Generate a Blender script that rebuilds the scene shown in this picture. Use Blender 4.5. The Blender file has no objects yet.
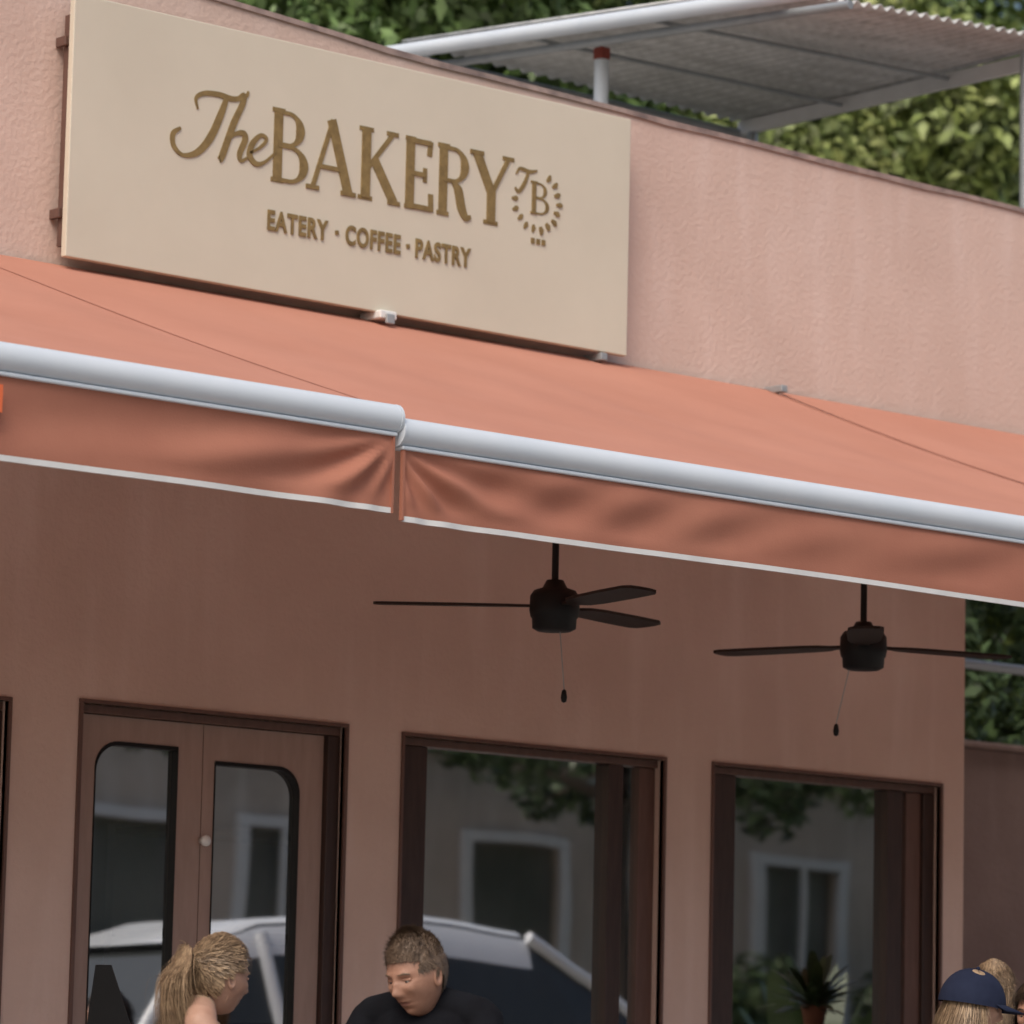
import bpy, bmesh, math, random
import numpy as np
from mathutils import Vector, Matrix
random.seed(4); rng=np.random.default_rng(7)
S=bpy.context.scene; COL=S.collection

# ------------------------------------------------------------------ materials
def mat(name,c1,c2=None,scale=5.0,rough=.7,bump=0,bscale=None,stretch=(1,1,1),metal=0,spec=.5,c3=None,detail=6,island=0,trans=0,sheen=0):
    m=bpy.data.materials.new(name); m.use_nodes=True; nt=m.node_tree; N=nt.nodes; L=nt.links
    b=N['Principled BSDF']; b.inputs['Roughness'].default_value=rough; b.inputs['Metallic'].default_value=metal
    b.inputs['Specular IOR Level'].default_value=spec
    tc=N.new('ShaderNodeTexCoord'); mp=N.new('ShaderNodeMapping'); mp.inputs['Scale'].default_value=stretch
    L.new(tc.outputs['Object'],mp.inputs['Vector'])
    c2=c2 or tuple(x*.85 for x in c1)
    n=N.new('ShaderNodeTexNoise'); n.inputs['Scale'].default_value=scale; n.inputs['Detail'].default_value=detail; n.inputs['Roughness'].default_value=.6
    L.new(mp.outputs[0],n.inputs['Vector'])
    r=N.new('ShaderNodeValToRGB'); r.color_ramp.elements[0].color=(*c2,1); r.color_ramp.elements[1].color=(*c1,1)
    r.color_ramp.elements[0].position=.32; r.color_ramp.elements[1].position=.68
    if c3: e=r.color_ramp.elements.new(.5); e.color=(*c3,1)
    L.new(n.outputs['Fac'],r.inputs['Fac']); col=r.outputs['Color']
    if island:
        g=N.new('ShaderNodeNewGeometry'); hs=N.new('ShaderNodeHueSaturation')
        mr=N.new('ShaderNodeMapRange'); mr.inputs['To Min'].default_value=1-island; mr.inputs['To Max'].default_value=1+island
        L.new(g.outputs['Random Per Island'],mr.inputs['Value']); L.new(mr.outputs[0],hs.inputs['Value']); L.new(col,hs.inputs['Color']); col=hs.outputs['Color']
    L.new(col,b.inputs['Base Color'])
    if bump:
        n2=N.new('ShaderNodeTexNoise'); n2.inputs['Scale'].default_value=bscale or scale*8; n2.inputs['Detail'].default_value=5
        L.new(mp.outputs[0],n2.inputs['Vector']); bp=N.new('ShaderNodeBump'); bp.inputs['Strength'].default_value=bump; bp.inputs['Distance'].default_value=.02
        L.new(n2.outputs['Fac'],bp.inputs['Height']); L.new(bp.outputs[0],b.inputs['Normal'])
    if trans:
        t=N.new('ShaderNodeBsdfTranslucent'); L.new(col,t.inputs['Color']); mx=N.new('ShaderNodeMixShader'); mx.inputs[0].default_value=trans
        o=N['Material Output']; L.new(b.outputs[0],mx.inputs[1]); L.new(t.outputs[0],mx.inputs[2]); L.new(mx.outputs[0],o.inputs[0])
    return m
def plaster(name,base,dark,light):
    m=mat(name,base,dark,scale=1.3,rough=.9,bump=.22,bscale=45,spec=.2)
    nt=m.node_tree;N=nt.nodes;L=nt.links;b=N['Principled BSDF']
    src=b.inputs['Base Color'].links[0].from_socket
    tc=N.new('ShaderNodeTexCoord'); mp=N.new('ShaderNodeMapping'); mp.inputs['Scale'].default_value=(5,5,.7); L.new(tc.outputs['Object'],mp.inputs[0])
    n=N.new('ShaderNodeTexNoise'); n.inputs['Scale'].default_value=1.2; n.inputs['Detail'].default_value=7; L.new(mp.outputs[0],n.inputs['Vector'])
    r=N.new('ShaderNodeMapRange'); r.inputs['From Min'].default_value=.5; r.inputs['From Max'].default_value=.75; r.inputs['To Max'].default_value=.6; L.new(n.outputs['Fac'],r.inputs['Value'])
    mx=N.new('ShaderNodeMixRGB'); mx.inputs['Color2'].default_value=(*light,1); L.new(r.outputs[0],mx.inputs['Fac']); L.new(src,mx.inputs['Color1'])
    n3=N.new('ShaderNodeTexNoise'); n3.inputs['Scale'].default_value=.9; n3.inputs['Detail'].default_value=8; L.new(tc.outputs['Object'],n3.inputs['Vector'])
    r3=N.new('ShaderNodeMapRange'); r3.inputs['From Min'].default_value=.52; r3.inputs['From Max'].default_value=.78; r3.inputs['To Max'].default_value=.6; L.new(n3.outputs['Fac'],r3.inputs['Value'])
    mx2=N.new('ShaderNodeMixRGB'); mx2.inputs['Color2'].default_value=(*dark,1); L.new(r3.outputs[0],mx2.inputs['Fac']); L.new(mx.outputs[0],mx2.inputs['Color1'])
    L.new(mx2.outputs[0],b.inputs['Base Color'])
    return m
M={}
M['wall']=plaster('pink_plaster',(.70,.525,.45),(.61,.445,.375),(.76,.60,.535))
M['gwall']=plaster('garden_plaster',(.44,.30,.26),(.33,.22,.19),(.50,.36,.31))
M['pale']=plaster('pale_plaster',(.64,.55,.46),(.46,.40,.33),(.74,.68,.6))
M['sign']=mat('cream_board',(.68,.63,.51),(.64,.59,.475),scale=2,rough=.55,bump=.03)
M['signedge']=mat('sign_edge',(.42,.35,.25),rough=.6)
M['gold']=mat('gold_paint',(.31,.215,.08),(.21,.14,.05),scale=30,rough=.45,metal=.15)
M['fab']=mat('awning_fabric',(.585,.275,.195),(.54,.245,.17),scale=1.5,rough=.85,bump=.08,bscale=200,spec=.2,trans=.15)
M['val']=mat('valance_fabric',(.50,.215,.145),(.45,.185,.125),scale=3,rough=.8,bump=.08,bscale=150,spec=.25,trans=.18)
M['alu']=mat('white_powdercoat',(.66,.71,.76),(.60,.66,.72),scale=3,rough=.35,spec=.5)
M['hem']=mat('white_hem',(.75,.75,.74),rough=.6)
M['orange']=mat('orange_tag',(.8,.17,.06),rough=.5)
M['brown']=mat('dark_brown_timber',(.055,.030,.023),(.035,.018,.014),scale=6,stretch=(8,8,1),rough=.45,bump=.05)
M['brown2']=mat('red_brown_timber',(.15,.082,.064),(.11,.058,.045),scale=6,stretch=(8,8,1),rough=.45,bump=.05)
M['door']=mat('taupe_door',(.40,.28,.235),(.34,.235,.195),scale=5,stretch=(6,6,1),rough=.5,bump=.05)
M['black']=mat('black_metal',(.008,.008,.009),(.006,.006,.006),rough=.55,spec=.3)
M['blade']=mat('fan_blade_wood',(.03,.016,.012),(.018,.010,.008),scale=8,rough=.55,spec=.3)
M['steel']=mat('galvanised',(.42,.45,.46),(.30,.32,.33),scale=6,rough=.45,metal=.3)
M['corr']=mat('corrugated_sheet',(.66,.66,.64),(.42,.42,.40),scale=2.5,rough=.6,stretch=(1,4,1))
M['red']=mat('red_clamp',(.30,.06,.04),rough=.6)
M['roof']=mat('roof_screed',(.42,.39,.36),(.3,.28,.26),scale=3,rough=.95)
M['dark']=mat('interior_wall',(.40,.33,.28),(.34,.28,.24),rough=.9)
M['ifloor']=mat('interior_floor',(.3,.24,.18),rough=.5)
M['white']=mat('white_paint',(.82,.82,.80),(.74,.74,.72),rough=.5)
M['tile']=mat('terrace_tiles',(.50,.47,.43),(.40,.37,.34),scale=4,rough=.8,bump=.1)
M['asph']=mat('asphalt',(.065,.065,.066),(.05,.05,.05),scale=60,rough=.9,bump=.3)
M['kerb']=mat('kerb_concrete',(.36,.35,.33),(.28,.27,.26),scale=9,rough=.9)
M['paint']=mat('road_paint',(.7,.7,.68),rough=.7)
M['soil']=mat('grass_ground',(.07,.09,.03),(.10,.08,.05),scale=2,rough=1,bump=.4)
M['hill']=mat('hill_green',(.045,.07,.02),(.025,.04,.015),scale=2,rough=1)
M['bark']=mat('bark',(.10,.075,.055),(.05,.04,.03),scale=10,stretch=(4,4,1),rough=.95,bump=.5)
M['leafA']=mat('leaves_mid',(.165,.235,.07),(.07,.12,.035),scale=.9,rough=.5,island=.5,c3=(.11,.175,.05))
M['leafB']=mat('leaves_yellowgreen',(.33,.35,.12),(.11,.165,.045),scale=.8,rough=.5,island=.5,c3=(.21,.26,.075))
M['leafC']=mat('leaves_dark',(.10,.15,.055),(.04,.07,.028),scale=1.2,rough=.45,island=.45)
M['pot']=mat('terracotta',(.35,.14,.08),rough=.85)
M['carp']=mat('white_car_paint',(.82,.84,.85),(.80,.82,.83),rough=.2,spec=.6)
M['carg']=mat('car_glass',(.05,.055,.055),rough=.12,spec=.35)
M['pane']=mat('house_pane',(.20,.20,.18),(.10,.105,.095),scale=1,rough=.2,spec=.5)
M['tyre']=mat('tyre',(.02,.02,.02),rough=.9)
M['rim']=mat('rim',(.5,.5,.52),rough=.3,metal=.9)
M['tail']=mat('tail_light',(.4,.01,.01),rough=.2)
M['head']=mat('head_lamp',(.7,.75,.8),rough=.1)
M['wood']=mat('chair_wood',(.16,.08,.04),(.10,.05,.025),scale=8,stretch=(5,5,1),rough=.5)
M['skinM']=mat('skin_tan',(.38,.21,.145),(.31,.16,.105),scale=25,rough=.55,bump=.06,bscale=200)
M['skinF']=mat('skin_fair',(.45,.275,.20),(.40,.225,.155),scale=25,rough=.55,bump=.06,bscale=200)
M['lip']=mat('lips',(.28,.13,.095),rough=.5)
M['eye']=mat('eye_white',(.36,.32,.29),rough=.25)
M['iris']=mat('iris',(.03,.02,.015),rough=.1)
M['hairM']=mat('hair_brown',(.16,.108,.07),(.08,.053,.036),scale=30,rough=.6,island=.35)
M['hairF']=mat('hair_blonde',(.36,.255,.155),(.17,.11,.065),scale=30,rough=.55,island=.5)
M['hairD']=mat('hair_dark',(.07,.045,.03),(.03,.02,.012),scale=30,rough=.5,island=.35)
M['tblk']=mat('black_cotton',(.008,.009,.012),(.005,.005,.007),scale=10,rough=.95,bump=.4,bscale=9,spec=.15)
M['tnavy']=mat('navy_cotton',(.017,.023,.048),(.011,.015,.034),scale=10,rough=.9,bump=.2,bscale=12,spec=.2)
M['tbeige']=mat('beige_cotton',(.42,.28,.19),(.35,.23,.15),scale=10,rough=.9,bump=.2,bscale=12)
M['jean']=mat('denim',(.05,.08,.15),(.03,.05,.1),scale=20,rough=.9)
def glassmat():
    m=bpy.data.materials.new('window_glass'); m.use_nodes=True; nt=m.node_tree; N=nt.nodes; L=nt.links
    for n in list(N):
        if n.type=='BSDF_PRINCIPLED': N.remove(n)
    o=N['Material Output']; t=N.new('ShaderNodeBsdfTransparent'); t.inputs[0].default_value=(.62,.64,.62,1)
    g=N.new('ShaderNodeBsdfGlossy'); g.inputs['Roughness'].default_value=.018; g.inputs['Color'].default_value=(.98,.98,.97,1)
    tc=N.new('ShaderNodeTexCoord'); n=N.new('ShaderNodeTexNoise'); n.inputs['Scale'].default_value=1.3; n.inputs['Detail'].default_value=1
    L.new(tc.outputs['Object'],n.inputs['Vector']); bp=N.new('ShaderNodeBump'); bp.inputs['Strength'].default_value=.018; bp.inputs['Distance'].default_value=.05
    L.new(n.outputs['Fac'],bp.inputs['Height']); L.new(bp.outputs[0],g.inputs['Normal'])
    lw=N.new('ShaderNodeFresnel'); lw.inputs['IOR'].default_value=2.3
    mr=N.new('ShaderNodeMath'); mr.operation='ADD'; mr.inputs[1].default_value=.48; L.new(lw.outputs[0],mr.inputs[0])
    mx=N.new('ShaderNodeMixShader'); L.new(mr.outputs[0],mx.inputs[0]); L.new(t.outputs[0],mx.inputs[1]); L.new(g.outputs[0],mx.inputs[2]); L.new(mx.outputs[0],o.inputs[0])
    return m
M['glass']=glassmat()

# ------------------------------------------------------------------ helpers
def empty(name,loc=(0,0,0),rz=0):
    e=bpy.data.objects.new(name,None); e.location=loc; e.rotation_euler=(0,0,rz); COL.objects.link(e); return e
def mk(name,verts,faces,m,parent=None,smooth=False):
    me=bpy.data.meshes.new(name); me.from_pydata([tuple(map(float,v)) for v in verts],[],faces); me.update()
    for x in (m if isinstance(m,(list,tuple)) else [m]): me.materials.append(x)
    if smooth: me.polygons.foreach_set('use_smooth',[True]*len(me.polygons))
    o=bpy.data.objects.new(name,me); COL.objects.link(o)
    if parent: o.parent=parent
    return o
def box(name,x0,x1,y0,y1,z0,z1,m,parent=None,bev=0):
    v=[(x,y,z) for x in (x0,x1) for y in (y0,y1) for z in (z0,z1)]
    f=[(0,1,3,2),(4,6,7,5),(0,4,5,1),(2,3,7,6),(0,2,6,4),(1,5,7,3)]
    o=mk(name,v,f,m,parent)
    if bev:
        b=o.modifiers.new('b','BEVEL'); b.width=bev; b.segments=2
    return o
def tube(name,p1,p2,r1,m,parent=None,r2=None,n=20,caps=True):
    p1=Vector(p1);p2=Vector(p2); r2=r1 if r2 is None else r2; d=(p2-p1).normalized(); a=d.orthogonal().normalized(); b=d.cross(a)
    v=[];f=[]
    for p,r in ((p1,r1),(p2,r2),(p1,r1),(p2,r2)):
        for i in range(n):
            t=2*math.pi*i/n; v.append(p+a*math.cos(t)*r+b*math.sin(t)*r)
    for i in range(n): j=(i+1)%n; f.append((i,j,n+j,n+i))
    f.append(tuple(range(2*n,3*n))[::-1]); f.append(tuple(range(3*n,4*n)))
    o=mk(name,v,f,m,parent)
    for p in o.data.polygons: p.use_smooth=len(p.vertices)==4
    return o
def lathe(name,prof,m,parent=None,n=32,loc=(0,0,0)):
    v=[];f=[]
    for r,z in prof:
        for i in range(n): t=2*math.pi*i/n; v.append((loc[0]+r*math.cos(t),loc[1]+r*math.sin(t),loc[2]+z))
    for k in range(len(prof)-1):
        for i in range(n): j=(i+1)%n; f.append((k*n+i,k*n+j,(k+1)*n+j,(k+1)*n+i))
    return mk(name,v,f,m,parent,True)
def wallgrid(name,xs,zs,holes,y0,y1,m,parent,topf=None):
    v=[];f=[];idx={}
    def V(x,y,z):
        if topf and abs(z-zs[-1])<1e-6: z=topf(x)
        k=(round(x,4),round(y,4),round(z,4))
        if k not in idx: idx[k]=len(v); v.append(k)
        return idx[k]
    nx=len(xs)-1;nz=len(zs)-1
    solid=lambda i,j: 0<=i<nx and 0<=j<nz and not any(h[0]-1e-6<=xs[i] and xs[i+1]<=h[1]+1e-6 and h[2]-1e-6<=zs[j] and zs[j+1]<=h[3]+1e-6 for h in holes)
    for i in range(nx):
        for j in range(nz):
            if not solid(i,j): continue
            a,b,c,d=xs[i],xs[i+1],zs[j],zs[j+1]
            f.append((V(a,y0,c),V(b,y0,c),V(b,y0,d),V(a,y0,d))); f.append((V(a,y1,c),V(a,y1,d),V(b,y1,d),V(b,y1,c)))
            if not solid(i-1,j): f.append((V(a,y0,c),V(a,y0,d),V(a,y1,d),V(a,y1,c)))
            if not solid(i+1,j): f.append((V(b,y0,c),V(b,y1,c),V(b,y1,d),V(b,y0,d)))
            if not solid(i,j-1): f.append((V(a,y0,c),V(a,y1,c),V(b,y1,c),V(b,y0,c)))
            if not solid(i,j+1): f.append((V(a,y0,d),V(b,y0,d),V(b,y1,d),V(a,y1,d)))
    return mk(name,v,f,m,parent)

# ------------------------------------------------------------------ ground
gx=150
mk('ground',[(-gx,-gx,-.14),(gx,-gx,-.14),(gx,gx,-.14),(-gx,gx,-.14)],[(0,1,2,3)],M['soil'])
box('terrace_pavement',-10,40,-5.2,0,-.13,0,M['tile'])
box('kerb',-60,60,-5.38,-5.203,-.135,.004,M['kerb'],bev=.01)
mk('road',[(-60,-11.5,-.136),(60,-11.5,-.136),(60,-5.38,-.136),(-60,-5.38,-.136)],[(0,1,2,3)],M['asph'])
rm=empty('road_markings')
for i in range(-8,9):
    mk('dash',[(i*5,-8.5,-.132),(i*5+2,-8.5,-.132),(i*5+2,-8.38,-.132),(i*5,-8.38,-.132)],[(0,1,2,3)],M['paint'],rm)
box('pavement',-60,60,-14.5,-11.5,-.135,-.01,M['tile'])

# ------------------------------------------------------------------ bakery building
B=empty('bakery_building')
openings=[(7.0,8.36,.3,2.08),(8.68,9.89,0,2.10),(10.18,11.54,.3,2.09),(11.82,13.16,.3,2.09),(13.31,20.0,0,3.15)]
xs=sorted({2,20.4,*[o[0] for o in openings],*[o[1] for o in openings],4,5.5,9.2,10.1,11.3,12.4})
zs=sorted({0,.3,2.08,2.09,2.10,3.15,4.3,4.7})
def topf(x): return 4.80-(x-9.2)*.055 if x<10.1 else (4.75-(x-10.1)*.02 if x<11.3 else 4.726-(x-11.3)*.015)
wallgrid('front_wall',xs,zs,openings,0,.2,M['wall'],B,topf)
box('side_wall_right',13.11,13.31,.203,8,0,4.3,M['wall'],B); box('side_wall_left',2,2.2,.203,8,0,4.3,M['wall'],B)
box('back_wall',2,13.31,8.003,8.2,0,4.3,M['wall'],B)
box('roof_slab',2,13.31,.203,8.2,4.303,4.45,M['roof'],B)
box('passage_roof',13.313,20.4,.203,1.6,4.2,4.35,M['roof'],B)
box('floor',2.2,13.1,.21,8,.0,.01,M['ifloor'],B)
box('ceiling',2.203,13.107,.205,7.99,2.9,3.0,M['dark'],B)
box('interior_partition',2.203,13.107,3.6,3.7,.012,2.897,M['dark'],B)
box('parapet_post',20.0,20.4,.203,.5,0,4.19,M['wall'],B)
cx=[2,4,5.5]+[6+.25*i for i in range(48)]+[19,20.4]; v=[];f=[]
for i,x in enumerate(cx):
    z=topf(x)+.003; q=random.uniform(-.006,.004)
    v+=[(x,-.010,z-.012+q),(x,-.010+q*.3,z+.010+q*.3),(x,.215,z+.012),(x,.215,z-.012)]
    if i: a=4*(i-1);b=4*i; f+=[(a,b,b+1,a+1),(a+1,b+1,b+2,a+2),(a+2,b+2,b+3,a+3)]
mk('coping',v,f,mat('coping',(.46,.34,.30),(.20,.15,.14),scale=10,rough=.95),B)

def frame(parent,x0,x1,z0,z1,parts,gy=.07,top=.03):
    box('head_rail',x0+.002,x1-.002,.03,.11,z1-top,z1-.002,M['brown2'],parent,.003)
    box('sill_rail',x0+.002,x1-.002,.03,.11,z0+.002,z0+.06,M['brown'],parent,.003)
    for xa,xb,k in parts:
        if k=='g':
            mk('glass',[(xa-.01,gy,z0+.05),(xb+.01,gy,z0+.05),(xb+.01,gy,z1-top+.01),(xa-.01,gy,z1-top+.01)],[(0,1,2,3)],M['glass'],parent)
        else:
            box('stile',max(xa,x0+.003),min(xb,x1-.003),.028 if k=='b' else .045,.115,z0+.062,z1-top-.002,M['brown'] if k=='b' else M['brown2'],parent,.004)
    box('trim_top',x0-.012,x1+.012,-.010,.0265,z1,z1+.014,M['brown2'],parent)
    box('trim_left',x0-.012,x0,-.010,.02,z0,z1-.001,M['brown2'],parent); box('trim_right',x1,x1+.012,-.010,.02,z0,z1-.001,M['brown2'],parent)
frame(B,7.0,8.36,.3,2.08,[(7,7.12,'b'),(7.12,8.26,'g'),(8.26,8.36,'b')])
frame(B,10.18,11.54,.3,2.09,[(10.18,10.325,'b'),(10.325,11.27,'g'),(11.27,11.35,'b'),(11.35,11.45,'g'),(11.45,11.54,'r')])
frame(B,11.82,13.16,.3,2.09,[(11.82,11.975,'b'),(11.975,12.87,'g'),(12.87,12.96,'b'),(12.96,13.0,'g'),(13.0,13.09,'r'),(13.09,13.16,'b')])
def leaf(parent,x0,x1,gx0,gx1,gz0,gz1,roundr,m):
    pts=[(gx0,gz0),(gx1,gz0)]; r=.10
    def arc(cx,cz,a0,a1): return [(cx+r*math.cos(a0+(a1-a0)*i/8),cz+r*math.sin(a0+(a1-a0)*i/8)) for i in range(9)]
    pts+= arc(gx1-r,gz1-r,0,math.pi/2) if roundr else [(gx1,gz1)]
    pts+= [(gx0,gz1)] if roundr else arc(gx0+r,gz1-r,math.pi/2,math.pi)
    n=len(pts); cx=(gx0+gx1)/2; cz=(gz0+gz1)/2
    X0,X1,Z0,Z1=x0,x1,.01,2.065
    bm=bmesh.new()
    for y in (.045,):
        o=[bm.verts.new((a,y,b)) for a,b in ((X0,Z0),(X1,Z0),(X1,Z1),(X0,Z1))]; i=[bm.verts.new((a,y,b)) for a,b in pts]
        es=[bm.edges.new((o[k],o[(k+1)%4])) for k in range(4)]+[bm.edges.new((i[k],i[(k+1)%n])) for k in range(n)]
        bmesh.ops.triangle_fill(bm,edges=es,use_beauty=True,use_dissolve=False)
    r_=bmesh.ops.extrude_face_region(bm,geom=bm.faces[:]); bmesh.ops.translate(bm,vec=(0,.045,0),verts=[g for g in r_['geom'] if isinstance(g,bmesh.types.BMVert)])
    bmesh.ops.recalc_face_normals(bm,faces=bm.faces)
    me=bpy.data.meshes.new('door_leaf'); bm.to_mesh(me); me.materials.append(m); ob=bpy.data.objects.new('door_leaf',me); COL.objects.link(ob); ob.parent=parent
    bv=[];bf=[]
    for k,(a,b) in enumerate(pts):
        dx,dz=a-cx,b-cz; l=math.hypot(dx,dz)
        bv+=[(a,.040,b),(a-dx/l*.014,.040,b-dz/l*.014),(a-dx/l*.014,.08,b-dz/l*.014)]
    for k in range(n): j=(k+1)%n; bf+=[(3*k,3*j,3*j+1,3*k+1),(3*k+1,3*j+1,3*j+2,3*k+2)]
    mk('glazing_bead',bv,bf,M['black'],parent)
    mk('glass',[(a,.07,b) for a,b in pts],[tuple(range(n))],M['glass'],parent)
D=B
box('door_frame_head',8.683,9.887,.02,.14,2.068,2.098,M['brown2'],D,.003)
box('door_frame_left',8.683,8.70,.02,.14,0,2.066,M['brown2'],D,.003); box('door_frame_right',9.83,9.887,.02,.14,0,2.066,M['brown'],D,.003)
box('door_trim_top',8.665,9.905,-.010,.018,2.10,2.114,M['brown2'],D); box('door_trim_l',8.665,8.68,-.010,.018,0,2.099,M['brown2'],D); box('door_trim_r',9.89,9.905,-.010,.018,0,2.099,M['brown2'],D)
leaf(D,8.703,9.258,8.775,9.145,.25,1.975,False,M['door']); leaf(D,9.262,9.827,9.315,9.715,.25,1.935,True,M['door'])
lathe('door_knob',[(0,.0),(.010,.0),(.010,.015),(.019,.022),(.021,.035),(.014,.042),(0,.043)],M['white'],D).matrix_local=Matrix.Translation((9.262,.044,1.635))@Matrix.Rotation(math.pi/2,4,'X')

# ------------------------------------------------------------------ sign
SG=empty('shop_sign'); SY=-.12
box('board',8.45,11.19,SY,SY+.03,3.69,4.665,M['sign'],SG,.004)
box('board_backing',8.47,11.17,SY+.032,SY+.05,3.71,4.645,M['signedge'],SG)
for z in (3.86,4.52):
    for x in (8.53,9.9,11.1):
        box('standoff',x-.02,x+.02,SY+.051,-.001,z-.025,z+.025,M['brown2'],SG)
box('mount_rail_left',8.472,8.49,SY+.051,-.03,3.74,4.60,M['brown2'],SG)
for z in (3.86,4.50): box('bracket',8.452,8.471,SY+.055,-.003,z-.018,z+.018,M['brown2'],SG,.003)
lay=[0]
def ribbon(pts,w,parent=SG,m=M['gold']):
    lay[0]+=1; yf=SY-.003-.0003*(lay[0]%12); P=[np.array(p,float) for p in pts]; n=len(P)
    if not hasattr(w,'__len__'): w=[w]*n
    if len(w)!=n: w=np.interp(np.linspace(0,1,n),np.linspace(0,1,len(w)),w)
    v=[]
    for i in range(n):
        t=P[min(i+1,n-1)]-P[max(i-1,0)]; t/=np.linalg.norm(t)+1e-9; nn=np.array([-t[1],t[0]])*w[i]/2
        a=P[i]+nn;b=P[i]-nn; v+=[(a[0],yf,a[1]),(b[0],yf,b[1]),(a[0],SY-.0005,a[1]),(b[0],SY-.0005,b[1])]
    f=[]
    for i in range(n-1):
        a=4*i;b=4*i+4; f+=[(a,b,b+1,a+1),(a,a+2,b+2,b),(a+1,b+1,b+3,a+3)]
    f+=[(0,1,3,2),(4*n-4,4*n-2,4*n-1,4*n-3)]
    mk('stroke',v,f,m,parent)
def spline(pts,k=8):
    P=[np.array(p,float) for p in pts]; P=[2*P[0]-P[1]]+P+[2*P[-1]-P[-2]]; o=[]
    for i in range(1,len(P)-2):
        for j in range(k):
            t=j/k; o.append(.5*((2*P[i])+(-P[i-1]+P[i+1])*t+(2*P[i-1]-5*P[i]+4*P[i+1]-P[i+2])*t*t+(-P[i-1]+3*P[i]-3*P[i+1]+P[i+2])*t**3))
    o.append(P[-2]); return o
def glyph(ch,X0,X1,Z0,Z1,par=SG):
    h=Z1-Z0; W_=X1-X0
    def T(p): return (X0+p[0]*W_,Z0+p[1]*h)
    th=.041*h/.275; tn=.015*h/.275
    def line(a,b,w): ribbon([T(a),T(b)],w,par)
    def serif(x,z,l=.17): line((x-l,z),(x+l,z),tn*1.1)
    def stem(x): line((x,0.02),(x,.98),th); serif(x,.02); serif(x,.98)
    def bowl(x,z0,z1,xr,t=1.0):
        pts=[]
        for i in range(17):
            a=math.pi/2-math.pi*i/16; pts.append(T((x+(.45*(xr-x))+ (xr-x)*.55*math.cos(a),(z0+z1)/2+(z1-z0)/2*math.sin(a))))
        pts=[T((x,z1))]+pts+[T((x,z0))]
        ribbon(pts,[tn,tn,tn*1.2,th*.8*t,th*t,th*.8*t,tn*1.2,tn,tn],par)
    if ch=='B': stem(.2); bowl(.2,.52,.96,.80); bowl(.2,.03,.50,.92)
    if ch=='A': line((.12,.02),(.5,1.0),tn*1.3); line((.47,1.0),(.84,.02),th); line((.22,.33),(.72,.33),tn*1.1); serif(.12,.02,.13); serif(.84,.02,.15)
    if ch=='K': stem(.17); line((.2,.42),(.80,.97),tn*1.3); line((.38,.56),(.86,.02),th); serif(.8,.98,.14); serif(.86,.02,.15)
    if ch=='E':
        stem(.2); line((.2,.96),(.9,.96),tn*1.3); line((.2,.5),(.72,.5),tn*1.2); line((.2,.035),(.95,.035),tn*1.3)
        line((.9,.99),(.86,.78),tn*1.6); line((.95,0),(.93,.25),tn*1.6); line((.72,.6),(.72,.4),tn*1.3)
    if ch=='R': stem(.18); bowl(.18,.50,.96,.80); ribbon([T(p) for p in spline([(.45,.5),(.62,.38),(.72,.15),(.85,.02),(1.0,.04)])],[tn,th,th,th*.7,tn],par)
    if ch=='Y': line((.14,.98),(.5,.45),th); line((.9,.98),(.52,.45),tn*1.3); line((.5,.48),(.5,.02),th); serif(.14,.98,.16); serif(.9,.98,.14); serif(.5,.02)
for ch,a,b in (('B',9.36,9.535),('A',9.535,9.775),('K',9.785,9.99),('E',10.01,10.155),('R',10.175,10.35),('Y',10.345,10.56)):
    glyph(ch,a,b,4.118,4.398)
def Q(px,py): return (9.045+(px-200)*.00475, 4.118+.0038*(182-py+.19*(px-268)))
def qs(L,w): ribbon(spline([Q(*p) for p in L]),w)
qs([(194,112),(192,101),(200,96),(214,97),(228,101),(240,98),(243,93)],[.008,.016,.02,.022,.018,.010])
qs([(222,99),(216,118),(207,140),(195,155),(181,158),(172,149),(171,137),(178,131)],[.02,.03,.032,.026,.014,.02,.022,.012])
qs([(233,99),(238,96),(238,104),(229,126),(219,158),(216,162)],[.008,.014,.024,.028,.028,.02])
qs([(219,152),(228,138),(238,135),(241,141),(236,156),(238,163),(246,158)],[.009,.014,.022,.026,.024,.014,.008])
qs([(246,155),(256,149),(262,141),(256,137),(248,146),(246,158),(253,166),(262,163),(272,153)],[.009,.012,.014,.016,.024,.026,.020,.012,.008])
def text(body,x0,x1,zc,h,par):
    c=bpy.data.curves.new('tagline','FONT'); c.body=body; c.size=1; c.extrude=.002; c.offset=.03; c.space_character=1.12
    t=bpy.data.objects.new('tmp',c); COL.objects.link(t); bpy.context.view_layer.update()
    me=bpy.data.meshes.new_from_object(t.evaluated_get(bpy.context.evaluated_depsgraph_get())); bpy.data.objects.remove(t)
    co=np.array([v.co[:] for v in me.vertices]); mn=co.min(0);mx=co.max(0)
    sx=(x1-x0)/(mx[0]-mn[0]); sz=h/(mx[1]-mn[1])
    for v in me.vertices: x,y,z=v.co; v.co=(x0+(x-mn[0])*sx,SY-.002-(z-mn[2]),zc-h/2+(y-mn[1])*sz)
    me.materials.clear(); me.materials.append(M['gold']); o=bpy.data.objects.new('tagline',me); COL.objects.link(o); o.parent=par
text("EATERY",9.355,9.645,3.965,.078,SG); text("COFFEE",9.73,10.0,3.965,.078,SG); text("PASTRY",10.075,10.355,3.965,.078,SG)
for x in (9.688,10.038): ribbon([(x-.008,3.965),(x+.008,3.967)],.016)
glyph('B',10.655,10.755,4.195,4.325)
ribbon(spline([(10.58,4.34),(10.60,4.365),(10.65,4.36),(10.69,4.37)]),[.006,.014,.016,.008]); ribbon(spline([(10.645,4.36),(10.625,4.31),(10.595,4.272),(10.575,4.285)]),[.012,.018,.016,.008])
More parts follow.
